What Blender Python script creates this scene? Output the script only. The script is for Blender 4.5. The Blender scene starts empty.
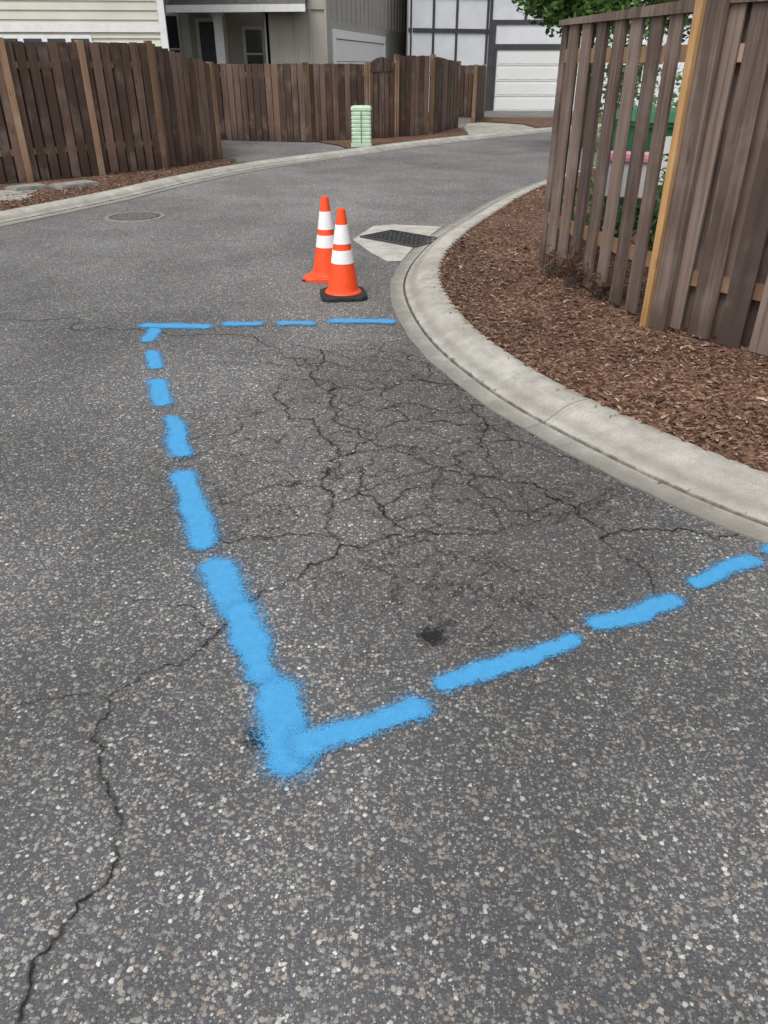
import bpy, math, random
from mathutils import Vector, noise as mnoise
random.seed(7)
R=math.radians
scn=bpy.context.scene
# ------------------------------------------------------------ helpers
class NT:
    def __init__(s,name):
        s.mat=bpy.data.materials.new(name); s.mat.use_nodes=True
        s.t=s.mat.node_tree; s.t.nodes.clear()
        s.out=s.t.nodes.new('ShaderNodeOutputMaterial')
    def n(s,typ,ins=None,**pr):
        nd=s.t.nodes.new('ShaderNode'+typ)
        for k,v in pr.items(): setattr(nd,k,v)
        if ins:
            for k,v in ins.items(): s.set(nd.inputs[k],v)
        return nd
    def set(s,sock,v):
        if isinstance(v,bpy.types.NodeSocket): s.t.links.new(v,sock)
        elif v is not None:
            if isinstance(v,(tuple,list)) and len(v)==3 and sock.type=='RGBA': v=(*v,1)
            sock.default_value=v
    def m(s,op,a,b=None,c=None,clamp=False):
        nd=s.t.nodes.new('ShaderNodeMath'); nd.operation=op; nd.use_clamp=clamp
        s.set(nd.inputs[0],a)
        if b is not None: s.set(nd.inputs[1],b)
        if c is not None: s.set(nd.inputs[2],c)
        return nd.outputs[0]
    def ss(s,v,a,b,lo=0.0,hi=1.0):
        nd=s.t.nodes.new('ShaderNodeMapRange'); nd.interpolation_type='SMOOTHSTEP'
        s.set(nd.inputs[0],v)
        for i,x in enumerate((a,b,lo,hi)): s.set(nd.inputs[1+i],x)
        return nd.outputs[0]
    def mix(s,f,a,b,bt='MIX'):
        nd=s.t.nodes.new('ShaderNodeMix'); nd.data_type='RGBA'; nd.blend_type=bt
        s.set(nd.inputs[0],f); s.set(nd.inputs[6],a); s.set(nd.inputs[7],b)
        return nd.outputs[2]
    def ramp(s,f,stops,interp='LINEAR'):
        nd=s.t.nodes.new('ShaderNodeValToRGB'); cr=nd.color_ramp; cr.interpolation=interp
        while len(cr.elements)<len(stops): cr.elements.new(0.5)
        for e,(p,c) in zip(cr.elements,stops):
            e.position=p; e.color=(*c,1)
        s.set(nd.inputs[0],f); return nd.outputs[0]
    def co(s,scale=None,kind='Object'):
        tc=s.n('TexCoord').outputs[kind]
        if scale:
            mp=s.n('Mapping',{'Vector':tc,'Scale':scale}); return mp.outputs[0]
        return tc
    def noise(s,v,scale,detail=3,rough=.5,dist=0,out=0,dim='3D'):
        return s.n('TexNoise',{'Vector':v,'Scale':scale,'Detail':detail,'Roughness':rough,'Distortion':dist},noise_dimensions=dim).outputs[out]
    def bsdf(s,color,rough=.8,spec=.3,bump=None,bs=.3,bd=.01,alpha=None,metal=0):
        p=s.n('BsdfPrincipled',{'Base Color':color,'Roughness':rough,'Specular IOR Level':spec,'Metallic':metal})
        if bump is not None:
            b=s.n('Bump',{'Height':bump,'Strength':bs,'Distance':bd}); s.t.links.new(b.outputs[0],p.inputs['Normal'])
        if alpha is not None: s.set(p.inputs['Alpha'],alpha)
        s.t.links.new(p.outputs[0],s.out.inputs[0])
        return s.mat

class MB:
    def __init__(s): s.v=[];s.f=[];s.m=[];s.r=[];s.uv=[];s.uv2=[]
    def face(s,pts,m=0,r=0.0,uv=None,uv2=None):
        b=len(s.v); s.v+= [tuple(p) for p in pts]; s.f.append(tuple(range(b,b+len(pts)))); s.m.append(m); s.r.append(r)
        s.uv.append(uv or [(0,0)]*len(pts)); s.uv2.append(uv2 or [(0,0)]*len(pts))
    def hexa(s,b4,t4,m=0,r=0.0):
        b=len(s.v); s.v+=[tuple(p) for p in b4]+[tuple(p) for p in t4]
        for q in ((3,2,1,0),(4,5,6,7),(0,1,5,4),(1,2,6,5),(2,3,7,6),(3,0,4,7)):
            s.f.append(tuple(b+i for i in q)); s.m.append(m); s.r.append(r)
            s.uv.append([(0,0)]*4); s.uv2.append([(0,0)]*4)
    def box(s,x0,x1,y0,y1,z0,z1,m=0,r=0.0):
        s.hexa([(x0,y0,z0),(x1,y0,z0),(x1,y1,z0),(x0,y1,z0)],[(x0,y0,z1),(x1,y0,z1),(x1,y1,z1),(x0,y1,z1)],m,r)
    def obox(s,c,d,l,w,z0,z1,m=0,r=0.0,z1b=None,lean=(0,0)):
        n=(-d[1],d[0]); z1b=z1 if z1b is None else z1b
        P=[(-l/2,-w/2),(l/2,-w/2),(l/2,w/2),(-l/2,w/2)]
        q=[(c[0]+a*d[0]+b*n[0],c[1]+a*d[1]+b*n[1]) for a,b in P]
        zt=[z1,z1b,z1b,z1]
        s.hexa([(x,y,z0) for x,y in q],[(x+lean[0],y+lean[1],z) for (x,y),z in zip(q,zt)],m,r)
    def grid(s,rows,m=0,uvs=None,r=0.0):
        b=len(s.v); nr=len(rows); nc=len(rows[0])
        for rw in rows: s.v+=[tuple(p) for p in rw]
        for i in range(nr-1):
            for j in range(nc-1):
                s.f.append((b+i*nc+j,b+i*nc+j+1,b+(i+1)*nc+j+1,b+(i+1)*nc+j)); s.m.append(m); s.r.append(r)
                if uvs: s.uv.append([uvs[i][j],uvs[i][j+1],uvs[i+1][j+1],uvs[i+1][j]])
                else: s.uv.append([(0,0)]*4)
                s.uv2.append([(0,0)]*4)
    def lathe(s,prof,seg=32,c=(0,0,0),mats=None,m=0):
        for k in range(len(prof)-1):
            (r0,z0),(r1,z1)=prof[k],prof[k+1]
            rows=[[(c[0]+r*math.cos(2*math.pi*i/seg),c[1]+r*math.sin(2*math.pi*i/seg),c[2]+z) for i in range(seg+1)] for r,z in ((r0,z0),(r1,z1))]
            s.grid(rows,mats[k] if mats else m)
    def obj(s,name,mats,parent=None,smooth=False,merge=False):
        me=bpy.data.meshes.new(name); me.from_pydata(s.v,[],s.f)
        for mt in mats: me.materials.append(mt)
        me.polygons.foreach_set('material_index',s.m)
        a=me.attributes.new('rnd','FLOAT','FACE'); a.data.foreach_set('value',s.r)
        for nm,src in (('UVMap',s.uv),('UV2',s.uv2)):
            u=me.uv_layers.new(name=nm); fl=[x for f in src for p in f for x in p]; u.data.foreach_set('uv',fl)
        me.update()
        if merge:
            import bmesh
            bm=bmesh.new(); bm.from_mesh(me); bmesh.ops.remove_doubles(bm,verts=bm.verts,dist=1e-5); bmesh.ops.recalc_face_normals(bm,faces=bm.faces); bm.to_mesh(me); bm.free()
        if smooth: me.polygons.foreach_set('use_smooth',[True]*len(me.polygons))
        o=bpy.data.objects.new(name,me); scn.collection.objects.link(o)
        if parent: o.parent=parent
        return o
def empty(name):
    o=bpy.data.objects.new(name,None); scn.collection.objects.link(o); return o
def spline(pts,step=.12):
    P=[Vector(p) for p in pts]; P=[2*P[0]-P[1]]+P+[2*P[-1]-P[-2]]; out=[]
    for i in range(1,len(P)-2):
        a,b,c,d=P[i-1:i+3]; n=max(2,int((c-b).length/step))
        for k in range(n):
            t=k/n; out.append(.5*((2*b)+(c-a)*t+(2*a-5*b+4*c-d)*t*t+(3*b-a-3*c+d)*t**3))
    out.append(P[-2]); return out
def smoothpts(p,it=6):
    for _ in range(it): p=[p[0]]+[(p[i-1]+p[i]*2+p[i+1])/4 for i in range(1,len(p)-1)]+[p[-1]]
    return p
def normals(p):
    o=[]
    for i in range(len(p)):
        d=(p[min(i+3,len(p)-1)]-p[max(i-3,0)]).normalized(); o.append(Vector((d.y,-d.x)))
    return o

# ------------------------------------------------------------ materials
def attr(t,name='rnd'): return t.n('Attribute',attribute_name=name).outputs['Fac']
def m_asphalt(name='asphalt',cracked=True):
    t=NT(name); c=t.co()
    fine=t.noise(c,260,2,.7,dim='2D')
    pert=t.m('MULTIPLY',t.m('SUBTRACT',fine,.5),.75)
    def stones(scale,thr,size,rot=0,dist='EUCLIDEAN'):
        cc=t.n('Mapping',{'Vector':c,'Rotation':(0,0,rot)}).outputs[0] if rot else c
        v=t.n('TexVoronoi',{'Vector':cc,'Scale':scale,'Randomness':1.0},voronoi_dimensions='2D',distance=dist)
        sp=t.n('SeparateColor',{0:v.outputs['Color']})
        isst=t.m('GREATER_THAN',sp.outputs[0],thr)
        rad=t.m('MULTIPLY_ADD',sp.outputs[2],size*.65,size*.35)
        shape=t.ss(t.m('SUBTRACT',t.m('ADD',v.outputs['Distance'],pert),rad),-.06,.05,1,0)
        return t.m('MULTIPLY',isst,shape),sp.outputs[1],v.outputs['Distance']
    s1,g1,d1=stones(86,.68,.62)
    s2,g2,d2=stones(165,.64,.58)
    s3,g3,d3=stones(60,.875,.60,-.4,'MANHATTAN')
    scol=lambda g:t.ramp(g,[(0,(.11,.109,.107)),(.3,(.19,.187,.176)),(.6,(.29,.27,.232)),(.78,(.25,.185,.14)),(.9,(.38,.365,.33)),(1,(.56,.545,.50))])
    big=t.noise(c,.8,5,.6,dim='2D'); huge=t.noise(c,.22,2,.5,dim='2D')
    base=t.ramp(fine,[(.25,(.032,.032,.0325)),(.55,(.076,.076,.077)),(.8,(.132,.132,.134))])
    base=t.mix(t.m('MULTIPLY',g2,.35),base,(.103,.103,.104))
    col=t.mix(t.m('MULTIPLY',s2,.7),base,scol(g2))
    col=t.mix(t.m('MULTIPLY',s1,.88),col,scol(g1))
    col=t.mix(t.m('MULTIPLY',s3,.82),col,scol(g3))
    k=t.m('MULTIPLY',t.ss(big,.3,.7,.80,1.14),t.ss(huge,.3,.7,.9,1.12))
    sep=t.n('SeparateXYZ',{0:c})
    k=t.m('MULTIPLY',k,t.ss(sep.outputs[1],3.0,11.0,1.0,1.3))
    if cracked:
        ex=t.m('DIVIDE',t.m('SUBTRACT',sep.outputs[0],.18),1.3); ey=t.m('DIVIDE',t.m('SUBTRACT',sep.outputs[1],3.7),1.8)
        rr=t.m('SQRT',t.m('ADD',t.m('MULTIPLY',ex,ex),t.m('MULTIPLY',ey,ey)))
        rr=t.m('ADD',rr,t.m('MULTIPLY',t.m('SUBTRACT',big,.5),.9))
        reg=t.ss(rr,.65,1.1,1,0)
        k=t.m('MULTIPLY',k,t.m('MULTIPLY_ADD',reg,-.06,1.0))
    col=t.mix(1.0,col,t.n('CombineColor',{0:k,1:k,2:k}).outputs[0],'MULTIPLY')
    if cracked:
        col=t.mix(t.m('MULTIPLY',reg,.10),col,(.12,.095,.075))
        wn=t.n('TexNoise',{'Vector':c,'Scale':3.5,'Detail':5,'Roughness':.65},noise_dimensions='2D')
        w2=t.n('VectorMath',{0:c,1:t.n('VectorMath',{0:wn.outputs[1],'Scale':.42},operation='SCALE').outputs[0]},operation='ADD').outputs[0]
        e=t.n('TexVoronoi',{'Vector':w2,'Scale':4.6},voronoi_dimensions='2D',feature='DISTANCE_TO_EDGE').outputs['Distance']
        wid=t.m('MULTIPLY',t.ss(t.noise(c,2.6,3,.6,dim='2D'),.30,.52,0,.027),reg)
        crk=t.m('MULTIPLY',t.ss(t.m('SUBTRACT',e,wid),-.006,.008,1,0),t.ss(wid,.001,.006))
        col=t.mix(t.m('MULTIPLY',crk,.78),col,(.022,.018,.016))
    h=t.m('MULTIPLY_ADD',d1,-.7,t.m('MULTIPLY',fine,.6))
    return t.bsdf(col,.82,.35,h,.75,.006)
def m_paint():
    t=NT('blue_marking_paint'); c=t.co()
    uv=t.n('SeparateXYZ',{0:t.n('UVMap',uv_map='UVMap').outputs[0]}); hh=t.n('SeparateXYZ',{0:t.n('UVMap',uv_map='UV2').outputs[0]})
    wob=t.m('MULTIPLY',t.m('SUBTRACT',t.noise(c,5,2,.5,dim='2D'),.5),.06)
    du=t.m('MAXIMUM',t.m('SUBTRACT',t.m('ABSOLUTE',uv.outputs[0]),hh.outputs[0]),0.0)
    dv=t.m('ADD',uv.outputs[1],wob)
    d=t.m('DIVIDE',t.m('SQRT',t.m('ADD',t.m('MULTIPLY',du,du),t.m('MULTIPLY',dv,dv))),hh.outputs[1])
    d=t.m('ADD',d,t.m('MULTIPLY',t.m('SUBTRACT',t.noise(c,12,3,.6,dim='2D'),.5),.8))
    A=t.m('MULTIPLY',t.ss(d,.35,1.9,1.2,.47),t.ss(d,1.2,3.4,1,0))
    fn=t.noise(c,260,2,.8,dim='2D')
    vor=t.n('TexVoronoi',{'Vector':c,'Scale':165.0},voronoi_dimensions='2D')
    vd=vor.outputs['Distance']
    rc=t.n('SeparateColor',{0:vor.outputs['Color']}).outputs[0]
    thr=t.m('ADD',t.m('MULTIPLY',t.ss(fn,.30,.70,0,1),.45),t.m('ADD',t.m('MULTIPLY',rc,.45),t.m('MULTIPLY',vd,.2)))
    a=t.ss(t.m('SUBTRACT',A,thr),-.26,.30)
    a=t.m('MULTIPLY',a,t.ss(A,.0,.3,0,.96))
    col=t.mix(t.noise(c,30,3,.6,dim='2D'),(.045,.25,.49),(.085,.34,.60))
    col=t.mix(t.ss(fn,.50,.72,0,.6),col,(.03,.16,.33))
    return t.bsdf(col,.7,.22,vd,.4,-.003,alpha=a)
def m_crack():
    t=NT('asphalt_crack_dark'); c=t.co()  # dark broken core with a fainter halo along each crack
    uv=t.n('SeparateXYZ',{0:t.n('UVMap',uv_map='UVMap').outputs[0]})
    v=t.m('ADD',uv.outputs[1],t.m('MULTIPLY',t.m('SUBTRACT',t.noise(c,34,4,.75,dim='2D'),.5),.9))
    w=t.ss(t.noise(c,16,3,.6,dim='2D'),.32,.70,.015,.20)
    core=t.ss(t.m('SUBTRACT',t.m('ABSOLUTE',v),w),-.05,.14,1,0)
    brk=t.ss(t.noise(c,7,3,.6,dim='2D'),.34,.54,.42,.92)
    halo=t.ss(t.m('ABSOLUTE',v),0,.9,.27,0)
    a=t.m('MAXIMUM',t.m('MULTIPLY',core,brk),halo)
    a=t.m('MULTIPLY',a,t.ss(t.m('ABSOLUTE',uv.outputs[1]),.8,1.0,1,0))
    return t.bsdf((.020,.017,.015),.95,.1,alpha=a)
def m_concrete(name,base=(.36,.345,.30),joints=None):
    t=NT(name); c=t.co()
    a=t.noise(c,160,3,.75); b=t.noise(c,5,5,.65); g=t.noise(c,1.1,4,.6)
    col=t.mix(t.ss(b,.3,.7),tuple(x*.74 for x in base),tuple(x*1.12 for x in base))
    col=t.mix(t.ss(a,.45,.68,0,.6),col,tuple(x*.38 for x in base))
    col=t.mix(t.ss(a,.42,.28,0,.5),col,tuple(min(1,x*1.5) for x in base))
    col=t.mix(t.ss(g,.42,.72,0,.45),col,(base[0]*.6,base[1]*.56,base[2]*.5))
    h=a
    if joints:
        uv=t.n('SeparateXYZ',{0:t.n('UVMap',uv_map='UVMap').outputs[0]})
        fr=t.m('ABSOLUTE',t.m('SUBTRACT',t.m('FRACT',t.m('DIVIDE',uv.outputs[0],joints)),.5))
        j=t.ss(fr,.0,.004,1,0)
        col=t.mix(t.m('MULTIPLY',j,.5),col,(.06,.055,.045))
        vv=uv.outputs[1]
        nz=t.m('SUBTRACT',t.noise(c,13,4,.7),.5)
        dirt=t.ss(t.m('ADD',vv,t.m('MULTIPLY',nz,.14)),.0,.18,.66,0)
        col=t.mix(dirt,col,(.12,.112,.095))
        gr=t.ss(t.m('ABSOLUTE',t.m('SUBTRACT',t.m('ADD',vv,t.m('MULTIPLY',nz,.02)),.122)),.002,.014,.8,0)
        col=t.mix(gr,col,(.04,.035,.028))
        fa=t.ss(t.m('ABSOLUTE',t.m('SUBTRACT',t.m('ADD',vv,t.m('MULTIPLY',nz,.06)),.19)),.0,.055,.38,0)
        col=t.mix(fa,col,(.12,.11,.095))
        st=t.ss(t.m('ADD',vv,t.m('MULTIPLY',nz,.18)),.36,.46,0,.62)
        col=t.mix(st,col,(.13,.085,.06))
        blot=t.ss(t.noise(c,2.7,5,.75),.54,.70,0,.4)
        col=t.mix(blot,col,(.15,.14,.12))
    return t.bsdf(col,.88,.25,h,.5,.004)
def m_mulch(name='bark_mulch'):
    t=NT(name); c=t.co()
    v=t.n('TexVoronoi',{'Vector':t.n('VectorMath',{0:c,1:t.n('VectorMath',{0:t.noise(c,14,3,.6,0,1),'Scale':.08},operation='SCALE').outputs[0]},operation='ADD').outputs[0],'Scale':55.0})
    g=t.n('SeparateColor',{0:v.outputs['Color']})
    col=t.ramp(g.outputs[0],[(0,(.04,.022,.015)),(.45,(.125,.066,.042)),(.8,(.20,.11,.072)),(1,(.32,.21,.15))])
    k=t.ss(t.noise(c,2,4,.6),.3,.7,.7,1.1)
    col=t.mix(1.0,col,t.n('CombineColor',{0:k,1:k,2:k}).outputs[0],'MULTIPLY')
    return t.bsdf(col,.92,.2,g.outputs[1],.7,.015)
def m_chips():
    t=NT('bark_chips'); r=attr(t); c=t.co()
    col=t.ramp(r,[(0,(.045,.023,.016)),(.33,(.14,.073,.047)),(.66,(.225,.13,.085)),(.88,(.33,.22,.15)),(1,(.50,.39,.29))])
    col=t.mix(t.ss(t.noise(c,120,2,.6),.35,.65,0,.4),col,(.06,.034,.024))
    k=t.ss(t.noise(c,1.6,4,.6),.3,.7,.78,1.1)
    col=t.mix(1.0,col,t.n('CombineColor',{0:k,1:k,2:k}).outputs[0],'MULTIPLY')
    return t.bsdf(col,.85,.2)
def m_wood(name,dark,light,sc=(38,38,1.6)):
    t=NT(name); r=attr(t); c=t.co()
    off=t.n('VectorMath',{0:c,1:t.n('CombineXYZ',{0:t.m('MULTIPLY',r,7.3),1:r,2:t.m('MULTIPLY',r,31)}).outputs[0]},operation='ADD').outputs[0]
    mp=t.n('Mapping',{'Vector':off,'Scale':sc}).outputs[0]
    gr=t.noise(mp,1.0,4,.65,.4); bl=t.noise(off,2.2,3,.6)
    f=t.m('ADD',t.m('MULTIPLY',gr,.8),t.m('ADD',t.m('MULTIPLY',bl,.45),t.m('MULTIPLY',t.m('SUBTRACT',r,.68),.75)))
    col=t.mix(t.ss(f,.22,.88),dark,light)
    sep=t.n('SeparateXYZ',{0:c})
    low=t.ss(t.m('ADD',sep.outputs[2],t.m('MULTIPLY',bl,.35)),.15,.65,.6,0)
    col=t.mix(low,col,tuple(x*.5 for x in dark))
    fade=t.ss(bl,.50,.70,0,.45)
    col=t.mix(fade,col,(light[0]*1.1,light[0]*.88,light[0]*.76))
    streak=t.ss(t.noise(t.n('Mapping',{'Vector':off,'Scale':(14,14,.5)}).outputs[0],1.0,3,.6),.52,.68,0,.55)
    col=t.mix(streak,col,tuple(x*.55 for x in dark))
    vk=t.n('TexVoronoi',{'Vector':t.n('Mapping',{'Vector':off,'Scale':(9,9,1.7)}).outputs[0],'Scale':1.0}).outputs['Distance']
    col=t.mix(t.ss(vk,.07,.13,.5,0),col,tuple(x*.4 for x in dark))
    return t.bsdf(col,.8,.25,gr,.45,.005)
def m_plain(name,col,rough=.6,spec=.3,var=.15,sc=6,bump=.1,metal=0):
    t=NT(name); c=t.co(); n=t.noise(c,sc,4,.65)
    cc=t.mix(t.ss(n,.3,.7),tuple(x*(1-var) for x in col),tuple(min(1,x*(1+var)) for x in col))
    return t.bsdf(cc,rough,spec,t.noise(c,sc*12,2,.6) if bump>.15 else None,bump,.003,metal=metal)
def m_scuffed(name,col,dirt,amt=.35):
    t=NT(name); c=t.co()
    n=t.ss(t.noise(c,14,5,.75),.5,.75,0,amt)
    sep=t.n('SeparateXYZ',{0:c})
    low=t.ss(sep.outputs[2],.0,.2,amt*.9,0)
    cc=t.mix(t.m('MAXIMUM',n,t.m('MULTIPLY',low,t.ss(t.noise(c,30,4,.7),.35,.65))),col,dirt)
    return t.bsdf(cc,.5,.35)
def m_leaf(name,a,b):
    t=NT(name); r=attr(t)
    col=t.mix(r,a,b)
    p=t.n('BsdfPrincipled',{'Base Color':col,'Roughness':.55,'Specular IOR Level':.3})
    tr=t.n('BsdfTranslucent',{'Color':col}); mx=t.n('MixShader',{0:.3}); t.t.links.new(p.outputs[0],mx.inputs[1]); t.t.links.new(tr.outputs[0],mx.inputs[2]); t.t.links.new(mx.outputs[0],t.out.inputs[0])
    return t.mat
ASPH=m_asphalt(); ASPH2=m_asphalt('driveway_asphalt',False); PAINT=m_paint(); CRACK=m_crack()
CURB=m_concrete('curb_concrete',(.42,.405,.36),joints=3.0); CONC=m_concrete('concrete',(.38,.365,.32)); MULCH=m_mulch(); CHIPS=m_chips()
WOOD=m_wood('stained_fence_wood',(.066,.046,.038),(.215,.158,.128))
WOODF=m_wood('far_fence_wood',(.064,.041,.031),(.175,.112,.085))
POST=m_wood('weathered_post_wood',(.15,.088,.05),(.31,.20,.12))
POSTO=m_wood('bare_post_wood',(.24,.125,.05),(.50,.30,.13))
RAIL=m_wood('rail_wood',(.17,.10,.055),(.36,.23,.13),(6,6,6))
GLASS=m_plain('window_glass',(.03,.035,.04),.08,.6,.1,2,0)
WHITE=m_plain('white_trim',(.74,.74,.72),.5,.3,.06)
SHINGLE=m_plain('roof_shingle',(.12,.118,.115),.9,.2,.3,14,.5)
IRON=m_plain('cast_iron',(.055,.054,.054),.6,.45,.3,25,.4,.3)
SOIL=m_plain('dirt',(.09,.075,.055),.95,.1,.3,2,.3)

# ------------------------------------------------------------ ground & road
g=MB(); g.face([(-400,-400,-.06),(400,-400,-.06),(400,600,-.06),(-400,600,-.06)]); g.obj('ground',[SOIL])
g=MB(); g.face([(-30,-12,0),(40,-12,0),(40,60,0),(-30,60,0)]); g.obj('road',[ASPH])

rE=[(9,-7),(5.6,-2.2),(4.1,-.3),(3.0,.95),(2.1,1.95),(1.53,2.54),(1.33,2.74),(1.15,2.98),(.95,3.29),(.72,3.67),(.51,4.09),(.31,4.65),(.16,5.27),(.07,5.96),(.05,6.68),(.17,7.57),(.45,8.64),(.86,9.74),(1.67,11.76),(2.83,13.89),(4.6,16.2),(7.5,18.6),(13,20.6),(30,22.5)]
lE=[(-11,-8),(-9,-3),(-7.6,1.5),(-6.3,5),(-5.4,7.3),(-4.84,8.64),(-4.12,10.24),(-3.59,11.48),(-3.02,13.2),(-2.11,15.2),(-.7,17.25),(1.08,19.71),(3.02,21.95),(5.05,24.1),(8,26.2),(13,28.2),(30,30.5)]
rS=smoothpts(spline(rE)); lS=smoothpts(spline(lE))
prof=[(0,-.03),(0,.008),(.06,.014),(.112,.016),(.116,.004),(.126,.004),(.131,.022),(.18,.042),(.24,.072),(.29,.088),(.35,.094),(.425,.094),(.432,.085),(.434,.03)]
def curb(pts,side,name):
    nm=normals(pts); rows=[];uvs=[];L=0
    for i,p in enumerate(pts):
        if i: L+=(p-pts[i-1]).length
        q=[];u=[]
        for o,z in prof:
            w=mnoise.noise(Vector((p.x*1.7,p.y*1.7,o)))*.006
            if o==0: w+=mnoise.noise(Vector((p.x*9,p.y*9,0)))*.014
            x=p+nm[i]*side*(o+w)
            q.append((x.x,x.y,z)); u.append((L,o))
        rows.append(q);uvs.append(u)
    m=MB(); m.grid(rows,0,uvs); return m.obj(name,[CURB],merge=True)
curb(rS,1,'curb'); curb(lS,-1,'curb')
nm=normals(rS); M=[p+n*.428 for p,n in zip(rS,nm)]
rows=[]
for i,p in enumerate(M):
    far=Vector((16+max(0,p.x-13)*1.5,p.y))
    if p.x>far.x-1: far=Vector((p.x+2,p.y))
    row=[]
    for j in range(34):
        a=(j/33)**2.2; q=p.lerp(far,a); d=(q-p).length
        z=.078+.075*min(1,d/.9)+mnoise.noise(Vector((q.x*3,q.y*3,0)))*.02*min(1,d/.15)+mnoise.noise(Vector((q.x*11,q.y*11,3)))*.008
        row.append((q.x,q.y,z))
    rows.append(row)
g=MB(); g.grid(rows); g.obj('mulch_bed',[MULCH],smooth=True,merge=True)
def chip(mb,x,y,z,L,W,r):
    th=random.uniform(0,6.28); ti=random.uniform(-.35,.35); tj=random.uniform(-.5,.5)
    dx=Vector((math.cos(th),math.sin(th),ti)).normalized()*L/2; dy=Vector((-math.sin(th),math.cos(th),tj)).normalized()*W/2
    c=Vector((x,y,z)); k=random.uniform(.4,1); up=Vector((0,0,random.uniform(0,.3)*W))
    mb.face([c-dx-dy*k,c-dy+up,c+dx-dy*.6,c+dx+dy*k,c+dy+up,c-dx+dy*.7],0,r)
g=MB()
vis=[i for i in range(len(M)) if 2.2<M[i].y<14.5]
cnt=0
while cnt<46000:
    i=random.choice(vis); p=M[i]
    if p.y>8 and random.random()<.45: continue
    d=-.012+abs(random.gauss(0,.8)) if random.random()<.8 else random.uniform(0,3)
    t=Vector((random.uniform(-.1,.1),random.uniform(-.1,.1)))
    q=p+nm[i]*d+t*min(1,d*6+.15)
    z=.082+.075*min(1,max(d,0)/.9)+random.uniform(0,.018)
    if d<.01: z=.1
    L=random.uniform(.009,.030) if random.random()<.95 else random.uniform(.03,.065)
    chip(g,q.x,q.y,z,L,L*random.uniform(.22,.5),random.random()**1.1); cnt+=1
for _ in range(300):
    i=random.choice(vis); o=random.choice([random.uniform(.33,.42),random.uniform(.33,.42),random.uniform(.1,.13),random.uniform(-.1,.3)])
    q=rS[i]+nm[i]*o
    z=.1 if o>.3 else (.075 if o>.24 else (.03 if o>.12 else .02))
    L=random.uniform(.008,.022); chip(g,q.x,q.y,z+.003,L,L*.4,random.random()**1.3)
g.obj('bark_chips',[CHIPS])

nl=normals(lS); LM=[p-n*.43 for p,n in zip(lS,nl)]
g=MB(); rows=[[(p.x,p.y,.055),(p.x-12 if p.x<-3 else p.x-9,p.y+(1 if p.x<-3 else 12),.055),(-30 if p.x<-3 else p.x-20,p.y+ (4 if p.x<-3 else 35),.055)] for p in LM]
g.grid(rows); g.obj('driveway',[ASPH2],merge=True)
def poly(name,pts,z,mat):
    g=MB(); g.face([(x,y,z) for x,y in pts]); return g.obj(name,[mat])
def near(pt):
    v=Vector(pt); return min(range(len(LM)),key=lambda i:(LM[i]-v).length)
def bed(name,a,b,back,z=.075,mat=MULCH):
    i0,i1=near(a),near(b)
    pts=[(LM[i].x,LM[i].y) for i in range(i0,i1+1,2)]
    return poly(name,pts+back,z,mat)
bed('mulch_bed',(-7,4.2),(-3.15,15.2),[(-2.85,16.1),(-3.3,16.5),(-4.2,15.2),(-5.8,13.3),(-9,10.5),(-11,5)])
bed('mulch_bed',(-.75,18.0),(2.2,21.4),[(2.25,22.6),(2.1,24.8),(1.2,22.3),(.3,21.5),(-1.7,20.2),(-1.0,19.0)])
bed('mulch_bed',(4.6,24.0),(11,27.9),[(11,31),(7.2,31.2),(5.5,29.5),(3.0,29.6),(2.9,27.5),(4.3,26.2)])
bed('driveway_apron',(2.35,21.6),(4.5,23.9),[(4.2,26.0),(3.0,27.2),(2.6,26.5),(2.3,24.5)],.068,CONC)
g=MB(); visl=[i for i in range(len(LM)) if 9<LM[i].y<15.3]
for _ in range(5000):
    i=random.choice(visl); q=LM[i]-nl[i]*(-.02+abs(random.gauss(0,.6))); L=random.uniform(.015,.05)
    chip(g,q.x,q.y,.085+random.uniform(0,.01),L,L*.4,random.random())
g.obj('bark_chips',[CHIPS])
g=MB(); g.box(-7.5,-4.86,10.9,11.35,.04,.088); g.box(-7.5,-4.98,11.37,11.8,.04,.088)
o=g.obj('sidewalk',[CONC])
UB=m_plain('utility_box_lid',(.24,.23,.21),.8,.3,.2,10,.3)
for (cx,cy,l,w,a) in ((-4.62,12.25,.62,.36,.9),(-5.2,11.95,.5,.34,.85)):
    g=MB(); d=(math.cos(a),math.sin(a)); g.obox((cx,cy),d,l,w,.06,.12); g.obox((cx,cy),d,l-.05,w-.05,.12,.132); 
    for k in (-1,1): g.obox((cx+d[0]*k*l*.3,cy+d[1]*k*l*.3),d,.06,.03,.132,.137)
    g.obj('utility_box',[UB])

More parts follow.
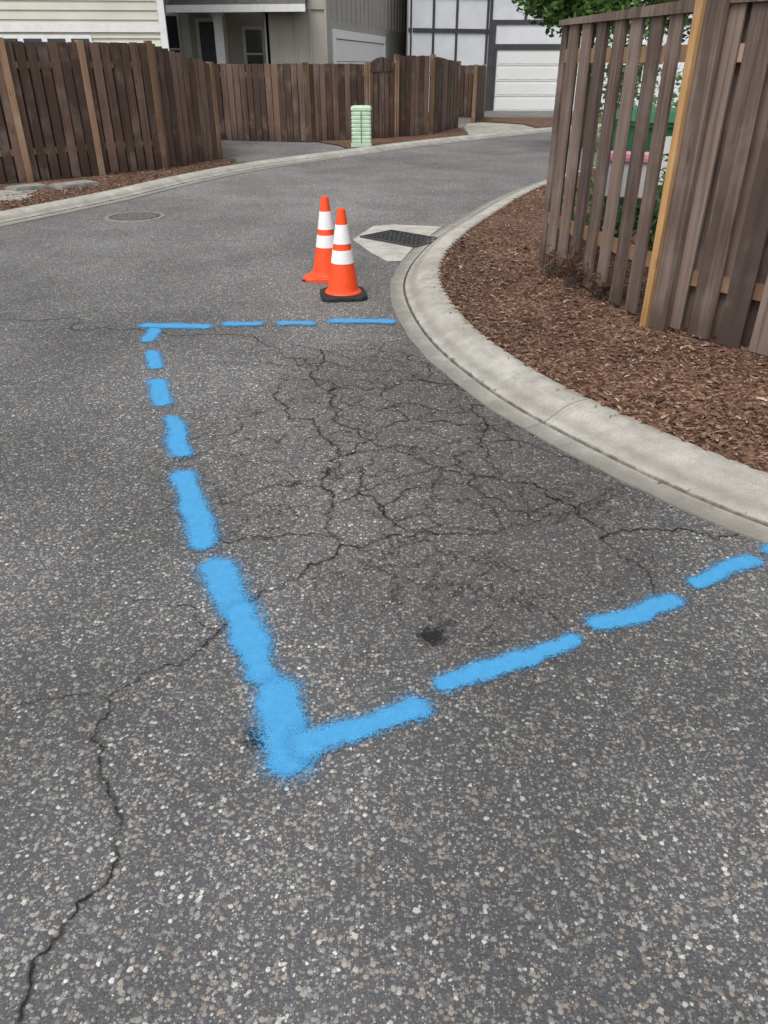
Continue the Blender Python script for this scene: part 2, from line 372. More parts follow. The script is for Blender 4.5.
# ------------------------------------------------------------ drain & manhole
CONCL=m_concrete('drain_concrete',(.45,.43,.38))
g=MB(); ap=[(-.34,8.64),(-.13,9.45),(.1,9.55),(.68,9.42),(.52,8.9),(.30,8.2),(.17,7.60),(.03,7.58),(-.14,8.0)]
g.face([(x,y,.005) for x,y in ap]); g.obj('drain_apron',[CONCL])
def drain():
    g=MB(); c=Vector((.21,8.66)); d=Vector((.73,-.68)).normalized(); n=Vector((-d.y,d.x)); L,W=.82,.52
    P=lambda a,b:(c.x+d.x*a+n.x*b,c.y+d.y*a+n.y*b)
    g.obox(P(0,0),d,L-.03,W-.03,.006,.0075,1)
    for s in (-1,1):
        g.obox(P(0,s*(W/2-.015)),d,L,.03,.004,.024); g.obox(P(s*(L/2-.015),0),d,.03,W-.0605,.004,.0235)
    for b in (-.155,-.075,0,.075,.155) : g.obox(P(0,b),d,L-.062,.016,.008,.022)
    k=13
    for i in range(1,k):
        a=-L/2+L*i/k; g.obox(P(a,0),d,.016,W-.064,.0085,.0205)
    B=m_plain('drain_void',(.006,.006,.006),.9,.05,.1)
    return g.obj('storm_drain_grate',[IRON,B])
drain()
def manhole():
    MI=m_plain('manhole_iron',(.075,.07,.066),.7,.4,.35,18,.4,.1)
    RG=m_plain('manhole_ring_iron',(.22,.21,.195),.7,.4,.3,18,.4,.1)
    g=MB(); c=(-3.12,10.08,0); g.lathe([(.37,-.01),(.365,.009),(.315,.011)],48,c,m=1); g.lathe([(.315,.011),(.31,.004),(.305,.004),(.30,.013),(.285,.014),(.28,.009),(0,.009)],48,c)
    for i in range(-7,8):
        for j in range(-7,8):
            x,y=i*.036,j*.036
            if x*x+y*y<.265**2: g.obox((c[0]+x,c[1]+y),(.8,.6),.014,.014,.009,.0135,1)
    g.obj('manhole_cover',[MI,RG])
manhole()

# ------------------------------------------------------------ blue marks & cracks
def strip_dash(g,a,b,w0,w1=None):
    a=Vector(a);b=Vector(b);w1=w1 or w0; w0*=.66; w1*=.66; L=(b-a).length; d=(b-a)/L; n=Vector((-d.y,d.x)); hw=(w0+w1)/4; hl=max(.002,L/2-hw*.8); ex=hw*3.7
    c=(a+b)/2; pts=[];uv=[]
    for s,t in ((-1,-1),(1,-1),(1,1),(-1,1)):
        k=(w0 if s<0 else w1)/(2*hw)
        p=c+d*s*(L/2+ex)+n*t*ex*k; pts.append((p.x,p.y,strip_dash.z)); uv.append((s*(L/2+ex),t*ex))
    strip_dash.z+=.00025
    g.face(pts,0,0,uv,[(hl,hw)]*4)
strip_dash.z=.006
g=MB()
for a,b,w0,w1 in [((-1.76,5.49),(-1.28,5.46),.12,.11),((-1.66,5.40),(-1.63,5.12),.09,.09),((-1.54,4.90),(-1.43,4.58),.09,.09),((-1.38,4.36),(-1.24,3.98),.10,.10),
    ((-1.15,3.80),(-1.00,3.34),.09,.11),((-.945,3.15),(-.715,2.53),.10,.12),((-.645,2.41),(-.49,2.10),.15,.12),((-.50,2.14),(-.365,1.76),.11,.10),((-.335,1.74),(-.255,1.42),.13,.13),
    ((-1.17,5.51),(-.91,5.51),.10,.10),((-.77,5.53),(-.53,5.53),.10,.10),((-.39,5.58),(.06,5.58),.11,.11),
    ((-.24,1.50),(.11,1.66),.10,.08),((.17,1.74),(.64,1.955),.08,.065),((.71,2.03),(1.04,2.18),.08,.07),((1.13,2.28),(1.43,2.43),.075,.07),((1.50,2.48),(1.64,2.54),.08,.08)]:
    strip_dash(g,a,b,w0,w1)
g.obj('blue_paint_marking',[PAINT])
def crackline(g,pts,w,z):
    P=[Vector(p) for p in pts]
    for lv in range(5):
        Q=[P[0]]
        for i in range(len(P)-1):
            a,b=P[i],P[i+1]; L=(b-a).length
            if L>.02:
                n=Vector((-(b-a).y,(b-a).x)); Q.append((a+b)/2+n*random.gauss(0,.15))
            Q.append(b)
        P=Q
    n=len(P); rows=[];uvs=[]; L=0
    for i,p in enumerate(P):
        d=(P[min(n-1,i+1)]-P[max(0,i-1)])
        d=d.normalized() if d.length>1e-6 else Vector((1,0))
        if i: L+=(p-P[i-1]).length
        k=w*(.55+.45*math.sin(math.pi*min(1,(i+1)/n)))
        nn=Vector((-d.y,d.x))*k
        rows.append([(p.x-nn.x,p.y-nn.y,z),(p.x+nn.x,p.y+nn.y,z)]); uvs.append([(L,-1),(L,1)])
    g.grid(rows,0,uvs)
def S(s): return [tuple(float(x)/100 for x in p.split(',')) for p in s.split()]
g=MB(); z=.003
for s,w in [("-71,66 -73,80 -75,91 -70,104 -64,116 -70,132 -77,142 -81,164 -83,171",.018),("-83,171 -74,181 -60,191 -54,204 -48,218 -31,234 -16,254 -2,258 23,262 48,266 66,273",.020),
    ("-114,164 -98,169 -83,169",.010),("-62,430 -55,391 -33,358 -22,335 -29,309 -25,278 -16,258",.022),("-43,494 -46,446 -30,399 -13,365 -7,352 -24,330",.020),
    ("-11,319 -4,291 5,269",.017),("-7,365 14,378 46,371 68,341",.017),("-19,335 22,324 53,309 77,291 87,258 105,266 135,258 155,258",.019),
    ("-420,585 -350,555 -288,563 -237,569 -176,539 -130,527 -70,494 -15,452 33,430",.017),("-64,505 11,490 22,438 48,391 49,352 34,324 51,291 61,273",.017),
    ("-62,430 -30,420 5,425 22,438",.015),("-55,391 -80,380 -100,350",.011),("-54,204 -70,215 -90,218",.009),("-16,254 -40,262 -60,256 -75,265",.012),
    ("34,324 10,300 5,269 23,262",.015),("77,291 60,273",.014),("-30,399 0,392 20,400 48,391",.015),("-110,470 -62,462 -43,494",.012),("-29,309 -55,300 -70,285",.012),
    ("-380,900 -250,860 -120,870 -20,800",.016),("87,258 100,235 98,215",.012),("49,352 75,345 100,325",.014),("22,324 15,345 -7,352",.013),("53,309 48,330 49,352",.012),("5,425 8,400 14,378",.012),("-25,278 -5,300 22,324",.012),("66,273 82,280 100,300",.012)]:
    crackline(g,S(s),w*1.0,z); z+=.0001
g.obj('asphalt_cracks',[CRACK])
t=NT('tar_spot'); uv=t.n('SeparateXYZ',{0:t.n('UVMap',uv_map='UVMap').outputs[0]}); c=t.co()
d=t.m('SQRT',t.m('ADD',t.m('MULTIPLY',uv.outputs[0],uv.outputs[0]),t.m('MULTIPLY',uv.outputs[1],uv.outputs[1])))
a=t.ss(t.m('ADD',d,t.m('MULTIPLY',t.m('SUBTRACT',t.noise(c,55,4,.7),.5),2.2)),.25,.8,.85,0); a=t.m('MULTIPLY',a,t.ss(d,.8,1,1,0))
TAR=t.bsdf((.012,.012,.012),.7,.3,alpha=a)
g=MB()
for x,y,r in ((.16,1.98,.075),(-.36,1.53,.06),(-1.3,1.2,.03)):
    g.face([(x+r*a,y+r*b,.0058) for a,b in ((-1,-1),(1,-1),(1,1),(-1,1))],0,0,[(-1,-1),(1,-1),(1,1),(-1,1)])
g.obj('tar_spots',[TAR])

# ------------------------------------------------------------ cones
OR=m_scuffed('cone_orange_plastic',(.84,.075,.014),(.25,.06,.025),.35)
WR=m_scuffed('reflective_collar',(.74,.74,.74),(.32,.30,.28),.35)
BK=m_plain('black_rubber',(.02,.02,.02),.7,.3,.3,20,.2)
def cone(x,y,rot,black,tilt=0):
    e=empty('traffic_cone'); e.location=(x,y,.002); e.rotation_euler=(tilt,tilt*.5,rot); e.scale=(1,1,.955)
    rad=lambda z:.125+(.030-.125)*(z-.05)/(.66)
    g=MB(); s=.185; c=.05; z0,z1=0,.034
    oc=[(s-c,-s),(s,-s+c),(s,s-c),(s-c,s),(-s+c,s),(-s,s-c),(-s,-s+c),(-s+c,-s)]
    for k0,k1,a,b in ((1,1,0,.022),(1,.965,.022,z1),(.965,.72,z1,z1+.006)):
        for i in range(8):
            p,q=oc[i],oc[(i+1)%8]; g.face([(p[0]*k0,p[1]*k0,a),(q[0]*k0,q[1]*k0,a),(q[0]*k1,q[1]*k1,b),(p[0]*k1,p[1]*k1,b)])
    g.face([(p[0]*.72,p[1]*.72,z1+.006) for p in oc])
    for i in range(4):
        a=i*math.pi/2; g.obox((.172*math.cos(a),.172*math.sin(a)),(-math.sin(a),math.cos(a)),.12,.03,-.001,.03)
    g.obj('base',[BK if black else OR],e)
    if not black:
        g=MB(); g.box(-.18,.18,-.18,.18,-.001,.008); g.obj('base_underside',[BK],e)
    g=MB(); g.lathe([(.150,.040),(.143,.052),(.130,.058),(.125,.075),(rad(.285),.285),(rad(.39),.39),(rad(.44),.44),(rad(.59),.59),(.033,.695),(.031,.708),(.026,.712),(.020,.712),(.018,.69),(.0,.69)],40)
    g.obj('body',[OR],e,smooth=True)
    g=MB()
    for a,b in ((.285,.39),(.44,.59)):
        g.lathe([(rad(a),a),(rad(a)+.0028,a+.001),(rad(b)+.0028,b-.001),(rad(b),b)],40)
    g.obj('reflective_collars',[WR],e,smooth=True)
cone(-.335,6.31,R(8),True); cone(-.505,6.93,R(-14),False)

# ------------------------------------------------------------ fences
def fence(p0,p1,h0,h1,zb=.07,wood=None,side=1,bw=.14,pitch=.20,posts=(1,1),postm=None,cap=False,front_only=False,rails=(.42,1.62),sec=None,pt=.09):
    wood=wood or WOOD; p0=Vector(p0);p1=Vector(p1); L=(p1-p0).length; d=(p1-p0)/L; n=Vector((d.y,-d.x))*side
    g=MB(); k=0; a=.075
    while a<L-.05:
        h=h0+(h1-h0)*a/L
        for s in (1,-1):
            if s<0 and front_only: continue
            aa=a+(pitch/2 if s<0 else 0)
            if aa>L-.06: continue
            c=p0+d*aa+n*s*(.032+random.uniform(0,.003)); w=bw+random.uniform(-.01,.008)
            ln=d*random.uniform(-.014,.014)
            g.obox(c,d,w,.019,zb+random.uniform(0,.025),h+random.uniform(-.008,.008),0,random.random(),None,(ln.x,ln.y))
        a+=pitch
    c=(p0+p1)/2
    for z in rails:
        zz=min(z,h1-.12); g.obox(c,d,L,.040,zz,zz+.088,2,random.random(),min(z,h1-.12)+.088)
    if cap: g.obox(c,d,L+.04,.13,h0,h0+.035,0,.6,h1+.035)
    ns=max(1,round(L/(sec or 2.4)))
    for i in range(ns+1):
        if (i==0 and not posts[0]) or (i==ns and not posts[1]): continue
        q=p0+d*L*i/ns+n*.028; h=h0+(h1-h0)*i/ns
        g.obox(q,d,pt,pt+.012,zb-.05,h+.03,1,random.random())
    return g.obj('wooden_fence',[wood,postm or POST,RAIL])
zb=.16
A=(1.38,6.77);B=(1.78,5.02);C=(2.87,3.58);D2=(3.96,2.14);E2=(6.2,-.8)
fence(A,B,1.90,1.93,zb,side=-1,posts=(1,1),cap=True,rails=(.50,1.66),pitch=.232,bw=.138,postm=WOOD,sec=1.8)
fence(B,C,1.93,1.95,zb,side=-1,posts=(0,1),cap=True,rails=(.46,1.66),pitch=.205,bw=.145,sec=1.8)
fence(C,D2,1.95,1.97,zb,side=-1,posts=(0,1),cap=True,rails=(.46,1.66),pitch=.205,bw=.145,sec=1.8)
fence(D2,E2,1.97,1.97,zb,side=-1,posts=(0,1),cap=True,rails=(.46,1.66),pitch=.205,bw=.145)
g=MB(); g.obox((1.715,4.93),(.5,-.8),.05,.05,.1,2.04,0,.7); g.obox((1.785,4.88),(.60,-.797),.12,.045,.1,2.02,1,.55); g.obj('fence_post',[POSTO,WOOD])
for a,b,h0,h1,ps in [((-9.8,9.7),(-7.6,11.35),1.93,1.93,(1,1)),((-7.6,11.35),(-5.5,12.78),1.93,1.95,(0,1)),((-5.5,12.78),(-3.85,14.5),1.93,1.95,(0,1)),((-3.85,14.5),(-3.2,16.08),1.95,1.66,(0,1))]:
    fence(a,b,h0,h1,.07,WOODF,1,.14,.17,ps,cap=False,sec=1.5 if h1>1.8 else 2.4,rails=(.45,1.6))
fence((-3.2,16.1),(-4.6,19.2),1.66,1.6,.07,WOODF,1,.14,.17,(0,1))
for a,b,h0,h1 in [((-6.6,21.3),(-1.78,20.0),1.66,1.66),((-1.78,20.0),(-.4,20.75),1.66,1.66),((-.4,20.75),(.28,21.25),1.64,1.70),((.28,21.25),(1.2,22.1),1.83,1.83),((1.2,22.1),(2.06,24.6),1.83,1.70),((2.75,26.6),(3.35,29.3),1.62,1.62),((3.35,29.3),(2.0,30.2),1.62,1.62)]:
    fence(a,b,h0,h1,.06,WOODF,1,.14,.16,(1,1),sec=2.0,rails=(.4,1.4),postm=WOODF if a[0]<-5 else POST)
g=MB()
for i in range(12):
    a=i/11; x=-.35+a*.6; y=20.72+a*.45; g.obox((x,y),(.8,.6),.065,.02,1.5,1.66+.14*math.sin(a*math.pi),0,random.random())
g.obj('garden_gate',[WOODF])

# ------------------------------------------------------------ pedestal
PG=m_plain('pedestal_green',(.43,.57,.42),.6,.3,.10,5,.05)
g=MB(); cx,cy=-.5,18.8
w=[(.235,0),(.235,.07),(.21,.075)]
zz=.075
while zz<.70:
    w+=[(.208,zz+.012),(.218,zz+.022),(.218,zz+.062),(.208,zz+.072)]; zz+=.078
w+=[(.205,.72),(.228,.73),(.226,.78),(.212,.80),(.17,.815),(0,.822)]
for k in range(len(w)-1):
    (r0,z0),(r1,z1)=w[k],w[k+1]; rows=[]
    for r,h in ((r0,z0),(r1,z1)):
        row=[]
        for i in range(33):
            a=2*math.pi*i/32; ca,sa=math.cos(a),math.sin(a); e=.24
            row.append((cx+r*math.copysign(abs(ca)**e,ca),cy+r*.8*math.copysign(abs(sa)**e,sa),.06+h))
        rows.append(row)
    g.grid(rows)
g.box(cx-.008,cx+.008,cy-.188,cy-.16,.14,.77,1)
g.obj('utility_pedestal',[PG,m_plain('seam_dark',(.1,.16,.1),.7)])

# ------------------------------------------------------------ houses
def quadwall(e,name,p0,p1,z0,z1,mat,th=.15):
    g=MB(); p0=Vector(p0);p1=Vector(p1); d=(p1-p0).normalized(); n=Vector((-d.y,d.x))
    c=(p0+p1)/2+n*th/2; g.obox(c,d,(p1-p0).length,th,z0,z1); return g.obj(name,[mat],e)
class Wall:
    def __init__(s,p0,p1):
        s.p=Vector(p0); s.d=(Vector(p1)-s.p); s.L=s.d.length; s.d/=s.L; s.n=Vector((s.d.y,-s.d.x))
    def box(s,g,a0,a1,z0,z1,o0,o1,m=0,r=0.0):
        c=s.p+s.d*(a0+a1)/2+s.n*(o0+o1)/2; g.obox(c,s.d,a1-a0,abs(o1-o0),z0,z1,m,r)
    def siding(s,e,z0,z1,mat,step=.15,holes=()):
        g=MB(); z=z0
        while z<z1-.01:
            segs=[(0,s.L)]
            for (a0,a1,h0,h1) in holes:
                if z+step>h0+.02 and z<h1-.02:
                    ns=[]
                    for (u,v) in segs:
                        if a1<=u or a0>=v: ns.append((u,v)); continue
                        if a0>u: ns.append((u,a0))
                        if a1<v: ns.append((a1,v))
                    segs=ns
            for (u,v) in segs:
                A=s.p+s.d*u; B=s.p+s.d*v
                f=lambda P,o,zz:(P.x+s.n.x*o,P.y+s.n.y*o,zz)
                zt=min(z+step,z1)
                g.face([f(A,.04,z),f(B,.04,z),f(B,.006,zt),f(A,.006,zt)]); g.face([f(A,.006,z),f(B,.006,z),f(B,.04,z),f(A,.04,z)])
            z+=step
        g.obj('lap_siding',[mat],e)
    def window(s,e,a0,a1,z0,z1,bars=1,trim=.09):
        g=MB()
        s.box(g,a0,a1,z0,z1,.0,.02,1)
        for (x0,x1,y0,y1) in ((a0-trim,a0,z0-trim,z1+trim),(a1,a1+trim,z0-trim,z1+trim),(a0,a1,z0-trim,z0),(a0,a1,z1,z1+trim)): s.box(g,x0,x1,y0,y1,0,.06)
        s.box(g,a0,a1,(z0+z1)/2-.025,(z0+z1)/2+.025,.018,.045)
        for i in range(1,bars+1):
            x=a0+(a1-a0)*i/(bars+1); s.box(g,x-.02,x+.02,z0,z1,.018,.043)
        g.obj('window',[WHITE,GLASS],e)
def gable(e,x0,x1,y0,y1,z,h,ov=.5,mat=None):
    g=MB(); ym=(y0+y1)/2
    for a,b in ((y0-ov,ym),(y1+ov,ym)):
        g.face([(x0-ov,a,z),(x1+ov,a,z),(x1+ov,b,z+h),(x0-ov,b,z+h)])
        g.face([(x0-ov,a,z-.12),(x1+ov,a,z-.12),(x1+ov,b,z+h-.12),(x0-ov,b,z+h-.12)])
    g.obj('roof',[mat or SHINGLE],e)
    g=MB(); g.box(x0-ov,x1+ov,y0-ov-.06,y0-ov-.005,z-.16,z+.02); g.box(x0-ov,x1+ov,y1+ov+.005,y1+ov+.06,z-.16,z+.02); g.obj('gutter',[WHITE],e)
def gable_end(e,x,ya,yb,z,h,mat):
    g=MB(); ym=(ya+yb)/2; g.face([(x,ya,z-.02),(x,yb,z-.02),(x,ym,z+h-.15)]); g.obj('gable_wall',[mat],e)
S1=m_plain('cream_siding_paint',(.60,.585,.50),.6,.3,.06,1.5)
h=empty('siding_house'); 
quadwall(h,'front_wall',(-17,18.5),(-4.75,19.6),0,5.6,S1)
quadwall(h,'side_wall',(-4.75,19.6),(-7.3,28.0),0,5.6,S1)
quadwall(h,'back_wall',(-7.3,28),(-17,27),0,5.6,S1)
W=Wall((-17,18.5),(-4.75,19.6)); hs=[(8.7,10.7,0,2.2),(4.5,8.2,0,2.2),(9.5,11.2,3.6,4.9),(4,6,3.6,4.9)]
W.siding(h,.1,5.6,S1,.17,hs)
g=MB(); W.box(g,0,W.L,2.25,2.40,.03,.07); W.box(g,W.L-.12,W.L+.02,0,5.6,.03,.068); g.obj('trim',[WHITE],h)
g=MB()
for a0,a1 in ((8.7,10.7),(4.5,8.2)):
    for k in range(4): W.box(g,a0,a1,.06+k*.54,.06+k*.54+.52,.0,.05)
    for q in range(4):
        w=(a1-a0)/4; W.box(g,a0+q*w+.06,a0+q*w+w-.06,1.80,2.13,.04,.058,1)
g.obj('garage_door',[WHITE,GLASS],h)
W.window(h,9.6,11.1,3.7,4.8,1); W.window(h,4.1,5.9,3.7,4.8,1)
gable(h,-17,-5.4,18.6,27.0,5.6,2.2); gable_end(h,-5.9,19.5,26.5,5.6,1.9,S1)
S2=m_plain('taupe_wall_paint',(.36,.335,.295),.7,.25,.06,1.5); S2b=m_plain('beige_wall_paint',(.50,.455,.38),.7,.25,.06,1.5)
h=empty('board_and_batten_house')
quadwall(h,'porch_wall',(-7.2,27.2),(-3.35,27.2),0,6.0,S2b)
quadwall(h,'front_wall',(-3.35,25.0),(-1.62,25.0),0,6.0,S2)
quadwall(h,'side_wall',(-3.35,27.2),(-3.35,25.0),0,6.0,S2b)
quadwall(h,'garage_wall',(-1.62,25.0),(1.05,38),0,6.0,S2)
quadwall(h,'back_wall',(1.05,38),(-7.2,38),0,6.0,S2)
W=Wall((-3.35,25.0),(-1.62,25.0)); g=MB()
a=.02
while a<W.L: W.box(g,a,a+.06,.1,6.0,.0,.04); a+=.42
W.box(g,0,W.L,2.95,3.1,.0,.045)
V=Wall((-1.62,25),(1.05,38)); a=.0
while a<V.L:
    V.box(g,a,a+.06,2.75,6.0,.0,.04); a+=.6
P2=Wall((-7.2,27.2),(-3.35,27.2))
g.obj('battens',[S2],h)
g=MB(); V.box(g,.7,8,2.3,2.52,.0,.07); V.box(g,.7,.85,0,2.3,.0,.07); V.box(g,7.85,8,0,2.3,.0,.07); 
for k in range(4): V.box(g,.85,7.85,.05+k*.56,.05+k*.56+.54,-.02,.03)
g.obj('garage_door',[WHITE],h)
P2.window(h,.60,.98,1.2,2.9,0,.08)
g=MB(); P2.box(g,.24,.50,1.15,2.95,.02,.05); P2.box(g,1.08,1.34,1.15,2.95,.02,.05)
for k in range(22): P2.box(g,1.11,1.31,1.2+k*.078,1.2+k*.078+.04,.05,.065)
g.obj('shutter',[WHITE],h)
g=MB(); P2.box(g,1.62,2.35,.1,2.75,.0,.03,1); P2.box(g,1.52,1.62,.1,2.85,.0,.06); P2.box(g,2.35,2.45,.1,2.85,.0,.06); P2.box(g,1.62,2.35,2.75,2.85,.0,.055); g.obj('front_door',[WHITE,m_plain('door_grey',(.10,.10,.11),.5)],h)
P2.window(h,3.0,3.5,1.3,2.55,0,.09)
g=MB(); g.box(-4.78,-4.53,25.3,25.55,.05,2.95); g.box(-4.83,-4.48,25.25,25.6,2.8,2.96); g.box(-4.83,-4.48,25.25,25.6,.0,.25)
g.obj('porch_column',[WHITE],h)
g=MB(); g.hexa([(-5.9,24.7,2.92),(-2.1,24.2,2.92),(-2.1,24.9,3.0),(-5.9,27.3,3.0)],[(-5.9,24.7,3.02),(-2.1,24.2,3.02),(-2.1,24.9,3.5),(-5.9,27.3,3.9)]); g.obj('porch_roof',[SHINGLE],h)
g=MB(); g.obox((-4.0,24.43),(.9914,-.1305),3.85,.05,2.86,3.03); g.obj('gutter',[WHITE],h)
gable(h,-7.2,-1.0,25.0,38,6.0,2.4); gable_end(h,-1.25,25.1,37.9,6.0,2.3,S2)
S3=m_plain('white_stucco',(.68,.70,.72),.75,.25,.05,2); TB=m_plain('dark_timber_trim',(.055,.055,.06),.6,.3,.15,4)
h=empty('timber_trim_house')
F=Wall((.9,33.0),(4.0,34.2)); G3=Wall((4.0,34.2),(12.5,34.0))
quadwall(h,'left_wall',(.9,33.0),(4.0,34.2),0,6.6,S3); quadwall(h,'front_wall',(4.0,34.2),(12.5,34.0),0,6.6,S3)
quadwall(h,'back_wall',(12.5,34.0),(12.5,44),0,6.6,S3); quadwall(h,'side_wall',(.9,44),(.9,33.0),0,6.6,S3)
g=MB()
for z0,z1 in ((2.66,2.80),(3.75,3.9),(5.2,5.35)): F.box(g,0,F.L,z0,z1,0,.05)
for a in (.05,.95,1.9,F.L-.14): 
    for z0,z1 in ((.1,2.66),(2.80,3.75),(3.9,5.2),(5.35,6.6)): F.box(g,a,a+.08,z0,z1,0,.045)
for z0,z1 in ((2.95,3.10),(4.6,4.75)): G3.box(g,0,G3.L,z0,z1,0,.05)
for a in (.0,1.3,2.95,4.6,6.2,G3.L-.15):
    for z0,z1 in ((3.10,4.6),(4.75,6.6)): G3.box(g,a,a+.1,z0,z1,0,.045)
G3.box(g,0,.26,0,2.95,0,.06)
G3.box(g,.26,.34,0,2.14,0,.08); G3.box(g,.26,3.0,2.14,2.32,0,.08); G3.box(g,2.92,3.0,0,2.14,0,.08)
g.obj('timber_trim',[TB],h)
g=MB()
for k in range(4):
    G3.box(g,.36,2.90,.04+k*.525,.04+k*.525+.495,0,.03)
    for q in range(4): G3.box(g,.42+q*.62,.42+q*.62+.54,.1+k*.525,.04+k*.525+.435,.03,.045)
g.obj('garage_door',[m_plain('garage_white',(.72,.72,.70),.5,.3,.02,1)],h)
G3.window(h,5.0,6.0,1.0,2.3,0,.1); F.window(h,1.15,1.75,3.95,5.0,0,.06)
gable(h,.9,12.5,33.3,44,6.6,2.6,.6); gable_end(h,.95,33.2,43.9,6.6,2.4,S3)
h=empty('grey_house')
S4=m_plain('grey_siding_paint',(.48,.49,.49),.7,.25,.05,2)
quadwall(h,'front_wall',(8.0,9.0),(17.5,9.0),.1,5.6,S4); quadwall(h,'side_wall',(8.0,15.5),(8.0,9.0),.1,5.6,S4); quadwall(h,'back_wall',(17.5,15.5),(8.0,15.5),.1,5.6,S4)
Wl=Wall((8.0,15.5),(8.0,9.0)); Wl.siding(h,.15,5.6,S4,.16,[(2,3.4,1.1,2.5),(2,3.4,3.7,4.9)]); Wl.window(h,2.1,3.3,1.2,2.4); Wl.window(h,2.1,3.3,3.8,4.8)
gable(h,8.0,17.5,9.0,15.5,5.6,2.0); gable_end(h,8.05,9.0,15.5,5.6,1.8,S4)

# ------------------------------------------------------------ vegetation
def leafcloud(g,c,rad,n,size,flat=1.0,seed=0,mi=0):
    rnd=random.Random(seed)
    for _ in range(n):
        v=Vector((rnd.gauss(0,1),rnd.gauss(0,1),rnd.gauss(0,1))).normalized()*rad*(rnd.random()**.45)
        v.z*=flat; p=Vector(c)+v
        a=Vector((rnd.gauss(0,1),rnd.gauss(0,1),rnd.gauss(0,.6))).normalized(); b=a.cross(Vector((rnd.gauss(0,1),rnd.gauss(0,1),rnd.gauss(0,1)))).normalized()
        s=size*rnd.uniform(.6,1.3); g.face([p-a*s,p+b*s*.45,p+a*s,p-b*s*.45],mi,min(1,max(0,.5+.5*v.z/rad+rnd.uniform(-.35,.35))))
def limb(g,a,b,r0,r1,m=1):
    a=Vector(a);b=Vector(b); d=(b-a).normalized(); u=d.cross(Vector((.3,.9,.1))).normalized(); w=d.cross(u); rows=[]
    for k in range(4):
        t=k/3; c=a.lerp(b,t)+u*math.sin(t*3.14)*.05; r=r0+(r1-r0)*t
        rows.append([c+(u*math.cos(2*math.pi*i/8)+w*math.sin(2*math.pi*i/8))*r for i in range(9)])
    g.grid(rows,m)
BARK=m_plain('tree_bark',(.09,.07,.055),.9,.15,.3,20,.5)
LEAF=m_leaf('tree_leaves',(.035,.075,.018),(.13,.24,.055))
def tree(x,y,h,crown,zc,seed,name='maple_tree',n=22,low=.35,extra=()):
    rnd=random.Random(seed); g=MB(); limb(g,(x,y,.05),(x+.05,y,zc),.13,.08)
    P=[]
    for i in range(n):
        a=rnd.uniform(0,6.28); rr=crown*rnd.uniform(.25,1); z=zc+rnd.uniform(-low,1)*(h-zc)*.85
        k=max(.25,1-max(0,(z-zc)/(h-zc))**2*.8)
        P.append((x+rr*k*math.cos(a),y+rr*k*math.sin(a),z))
    for i,p in enumerate(P+list(extra)):
        limb(g,(x+.03,y,zc-.3+.3*max(0,p[2]-zc)),p,.045,.01)
        leafcloud(g,p,crown*rnd.uniform(.20,.32),300,.075,.8,seed*100+i)
    g.obj(name,[LEAF,BARK])
tree(4.5,18.6,5.0,1.95,2.9,3,n=50,low=.05,extra=[(3.35,18.3,2.75),(3.0,18.6,3.0),(3.6,17.9,2.5),(4.1,17.7,2.45),(4.6,17.5,2.4),(5.2,17.7,2.5),(3.25,18.9,2.9),(3.9,18.5,2.6),(5.6,18,2.6),(4.4,18.1,2.55)])
tree(7.6,21.5,6.5,2.3,3.5,5,n=24)
g=MB()
for i,(x,y,z,r,n) in enumerate([(2.1,7.6,.55,.42,500),(2.6,7.2,.6,.42,600),(2.95,6.5,.6,.45,500),(2.45,6.8,.4,.35,300),(3.4,5.9,.6,.5,500),(3.2,10.2,1.0,.7,900),(3.9,9.6,1.3,.7,800),(3.0,10.9,1.6,.6,600)]):
    leafcloud(g,(x,y,z),r,n,.045,1,50+i); limb(g,(x,y,.1),(x,y,z),.02,.008)
g.obj('shrub',[m_leaf('shrub_leaves',(.03,.07,.02),(.14,.24,.08)),BARK])
g=MB(); rnd=random.Random(4)
for (x,y,hh,n) in ((1.48,5.95,.30,24),(1.40,6.3,.22,16),(1.6,5.62,.2,14)):
    for k in range(n):
        a=rnd.uniform(0,6.28); l=rnd.uniform(.5,1)*hh; e=(x+math.cos(a)*l*.5,y+math.sin(a)*l*.5,.15+l)
        limb(g,(x+rnd.uniform(-.03,.03),y+rnd.uniform(-.03,.03),.12),e,.003,.0015,1)
        leafcloud(g,(e[0],e[1],e[2]-.03),.06,12,.018,1,rnd.randint(0,9999))
g.obj('dry_weed',[m_leaf('dry_leaves',(.05,.022,.015),(.15,.075,.04)),BARK])
BG=m_plain('bin_green_plastic',(.02,.12,.055),.5,.35,.1,8,.05)
e=empty('wheelie_bin'); e.location=(2.72,8.5,.15); e.rotation_euler=(0,0,R(14))
g=MB(); g.hexa([(-.22,-.25,.06),(.22,-.25,.06),(.22,.25,.06),(-.22,.25,.06)],[(-.29,-.34,.98),(.29,-.34,.98),(.29,.34,.98),(-.29,.34,.98)]); g.box(-.31,.31,-.36,.36,.98,1.02); g.obj('body',[BG],e)
g=MB(); g.hexa([(-.32,-.38,1.022),(.32,-.38,1.022),(.32,.38,1.022),(-.32,.38,1.022)],[(-.25,-.3,1.11),(.25,-.3,1.11),(.25,.33,1.13),(-.25,.33,1.13)]); g.box(-.2,.2,.38,.44,1.0,1.05); g.obj('lid',[BG],e)
g=MB()
for s in (-1,1):
    rows=[[(s*.27+o,.27+.1*math.cos(2*math.pi*i/20),.1+.1*math.sin(2*math.pi*i/20)) for i in range(21)] for o in (-.03,.03)]
    g.grid(rows); 
    for o in (-.03,.03): g.face([(s*.27+o,.27+.1*math.cos(2*math.pi*i/20),.1+.1*math.sin(2*math.pi*i/20)) for i in range(20)])
g.obj('wheels',[BK],e)
PK=m_plain('pink_plastic',(.62,.25,.35),.5,.3,.1)
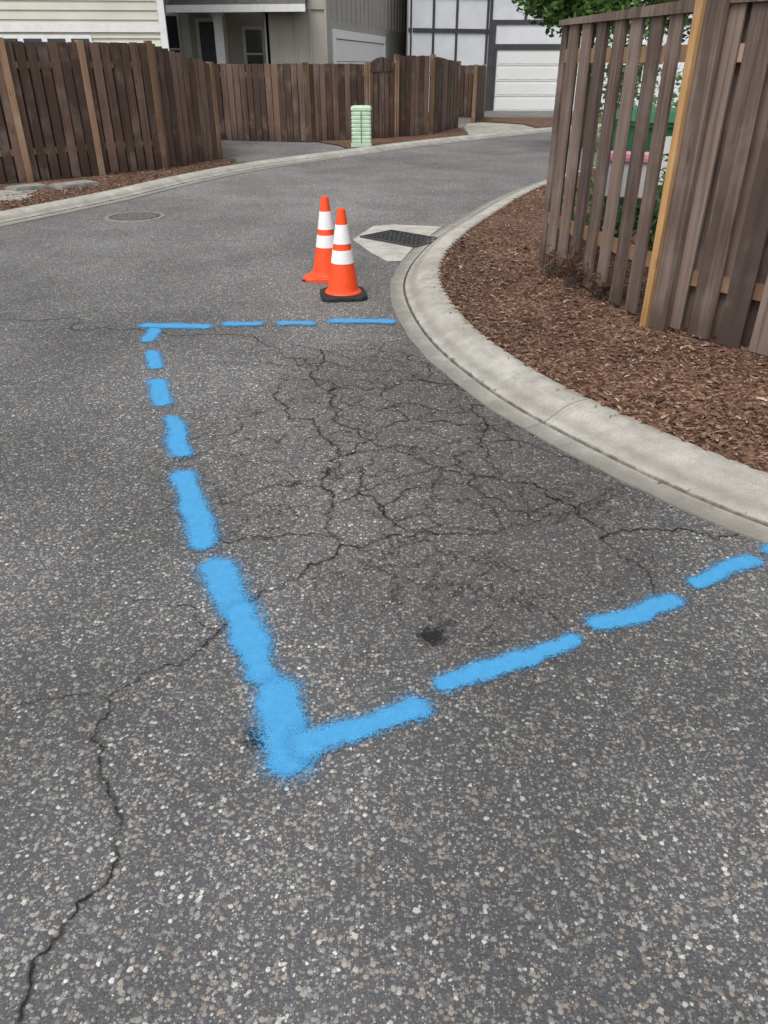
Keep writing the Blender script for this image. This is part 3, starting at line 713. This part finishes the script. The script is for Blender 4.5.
g=MB(); g.hexa([(-.2,-.298,.46),(.2,-.298,.46),(.2,-.28,.46),(-.2,-.28,.46)],[(-.22,-.342,.90),(.22,-.342,.90),(.22,-.31,.90),(-.22,-.31,.90)]); g.obj('label',[WHITE],e)
e=empty('storage_tub'); e.location=(2.05,6.9,.15); e.rotation_euler=(0,0,R(-20))
g=MB(); g.hexa([(-.17,-.13,.55),(.17,-.13,.55),(.17,.13,.55),(-.17,.13,.55)],[(-.21,-.16,.82),(.21,-.16,.82),(.21,.16,.82),(-.21,.16,.82)]); g.obj('tub',[WHITE],e)
g=MB(); g.box(-.225,.225,-.175,.175,.82,.85); g.box(-.19,.19,-.14,.14,.85,.87); g.obj('tub_lid',[PK],e)
g=MB(); g.box(-.26,.26,-.2,.2,.51,.548); 
for sx in (-.22,.22):
    for sy in (-.16,.16): g.box(sx-.02,sx+.02,sy-.02,sy+.02,-.03,.51)
g.obj('stand',[WOOD],e)

# ------------------------------------------------------------ light, camera
w=bpy.data.worlds.new('World'); scn.world=w; w.use_nodes=True; nt=w.node_tree
bg=nt.nodes['Background']; sky=nt.nodes.new('ShaderNodeTexSky'); sky.sky_type='NISHITA'; sky.sun_disc=False
AZ=-150
sky.sun_elevation=R(58); sky.sun_rotation=R(AZ); sky.dust_density=3; sky.air_density=1.0
hs=nt.nodes.new('ShaderNodeHueSaturation'); hs.inputs['Saturation'].default_value=.26; hs.inputs['Value'].default_value=1.6
nt.links.new(sky.outputs[0],hs.inputs['Color']); nt.links.new(hs.outputs[0],bg.inputs[0]); bg.inputs[1].default_value=.15
sd=bpy.data.lights.new('sun','SUN'); sd.energy=1.4; sd.angle=R(30); sd.color=(1,.98,.95)
so=bpy.data.objects.new('sun',sd); scn.collection.objects.link(so)
az=R(AZ); el=R(58); dv=Vector((math.sin(az)*math.cos(el),math.cos(az)*math.cos(el),math.sin(el)))
so.rotation_euler=dv.to_track_quat('Z','Y').to_euler()
cd=bpy.data.cameras.new('camera'); co=bpy.data.objects.new('camera',cd); scn.collection.objects.link(co)
co.location=(0,0,1.65); co.rotation_euler=(R(59.5),0,0); cd.sensor_fit='VERTICAL'; cd.sensor_height=36; cd.lens=36*760/1024; cd.clip_end=2000; cd.clip_start=.05
scn.camera=co
scn.view_settings.view_transform='Standard'; scn.view_settings.look='None'; scn.view_settings.exposure=0
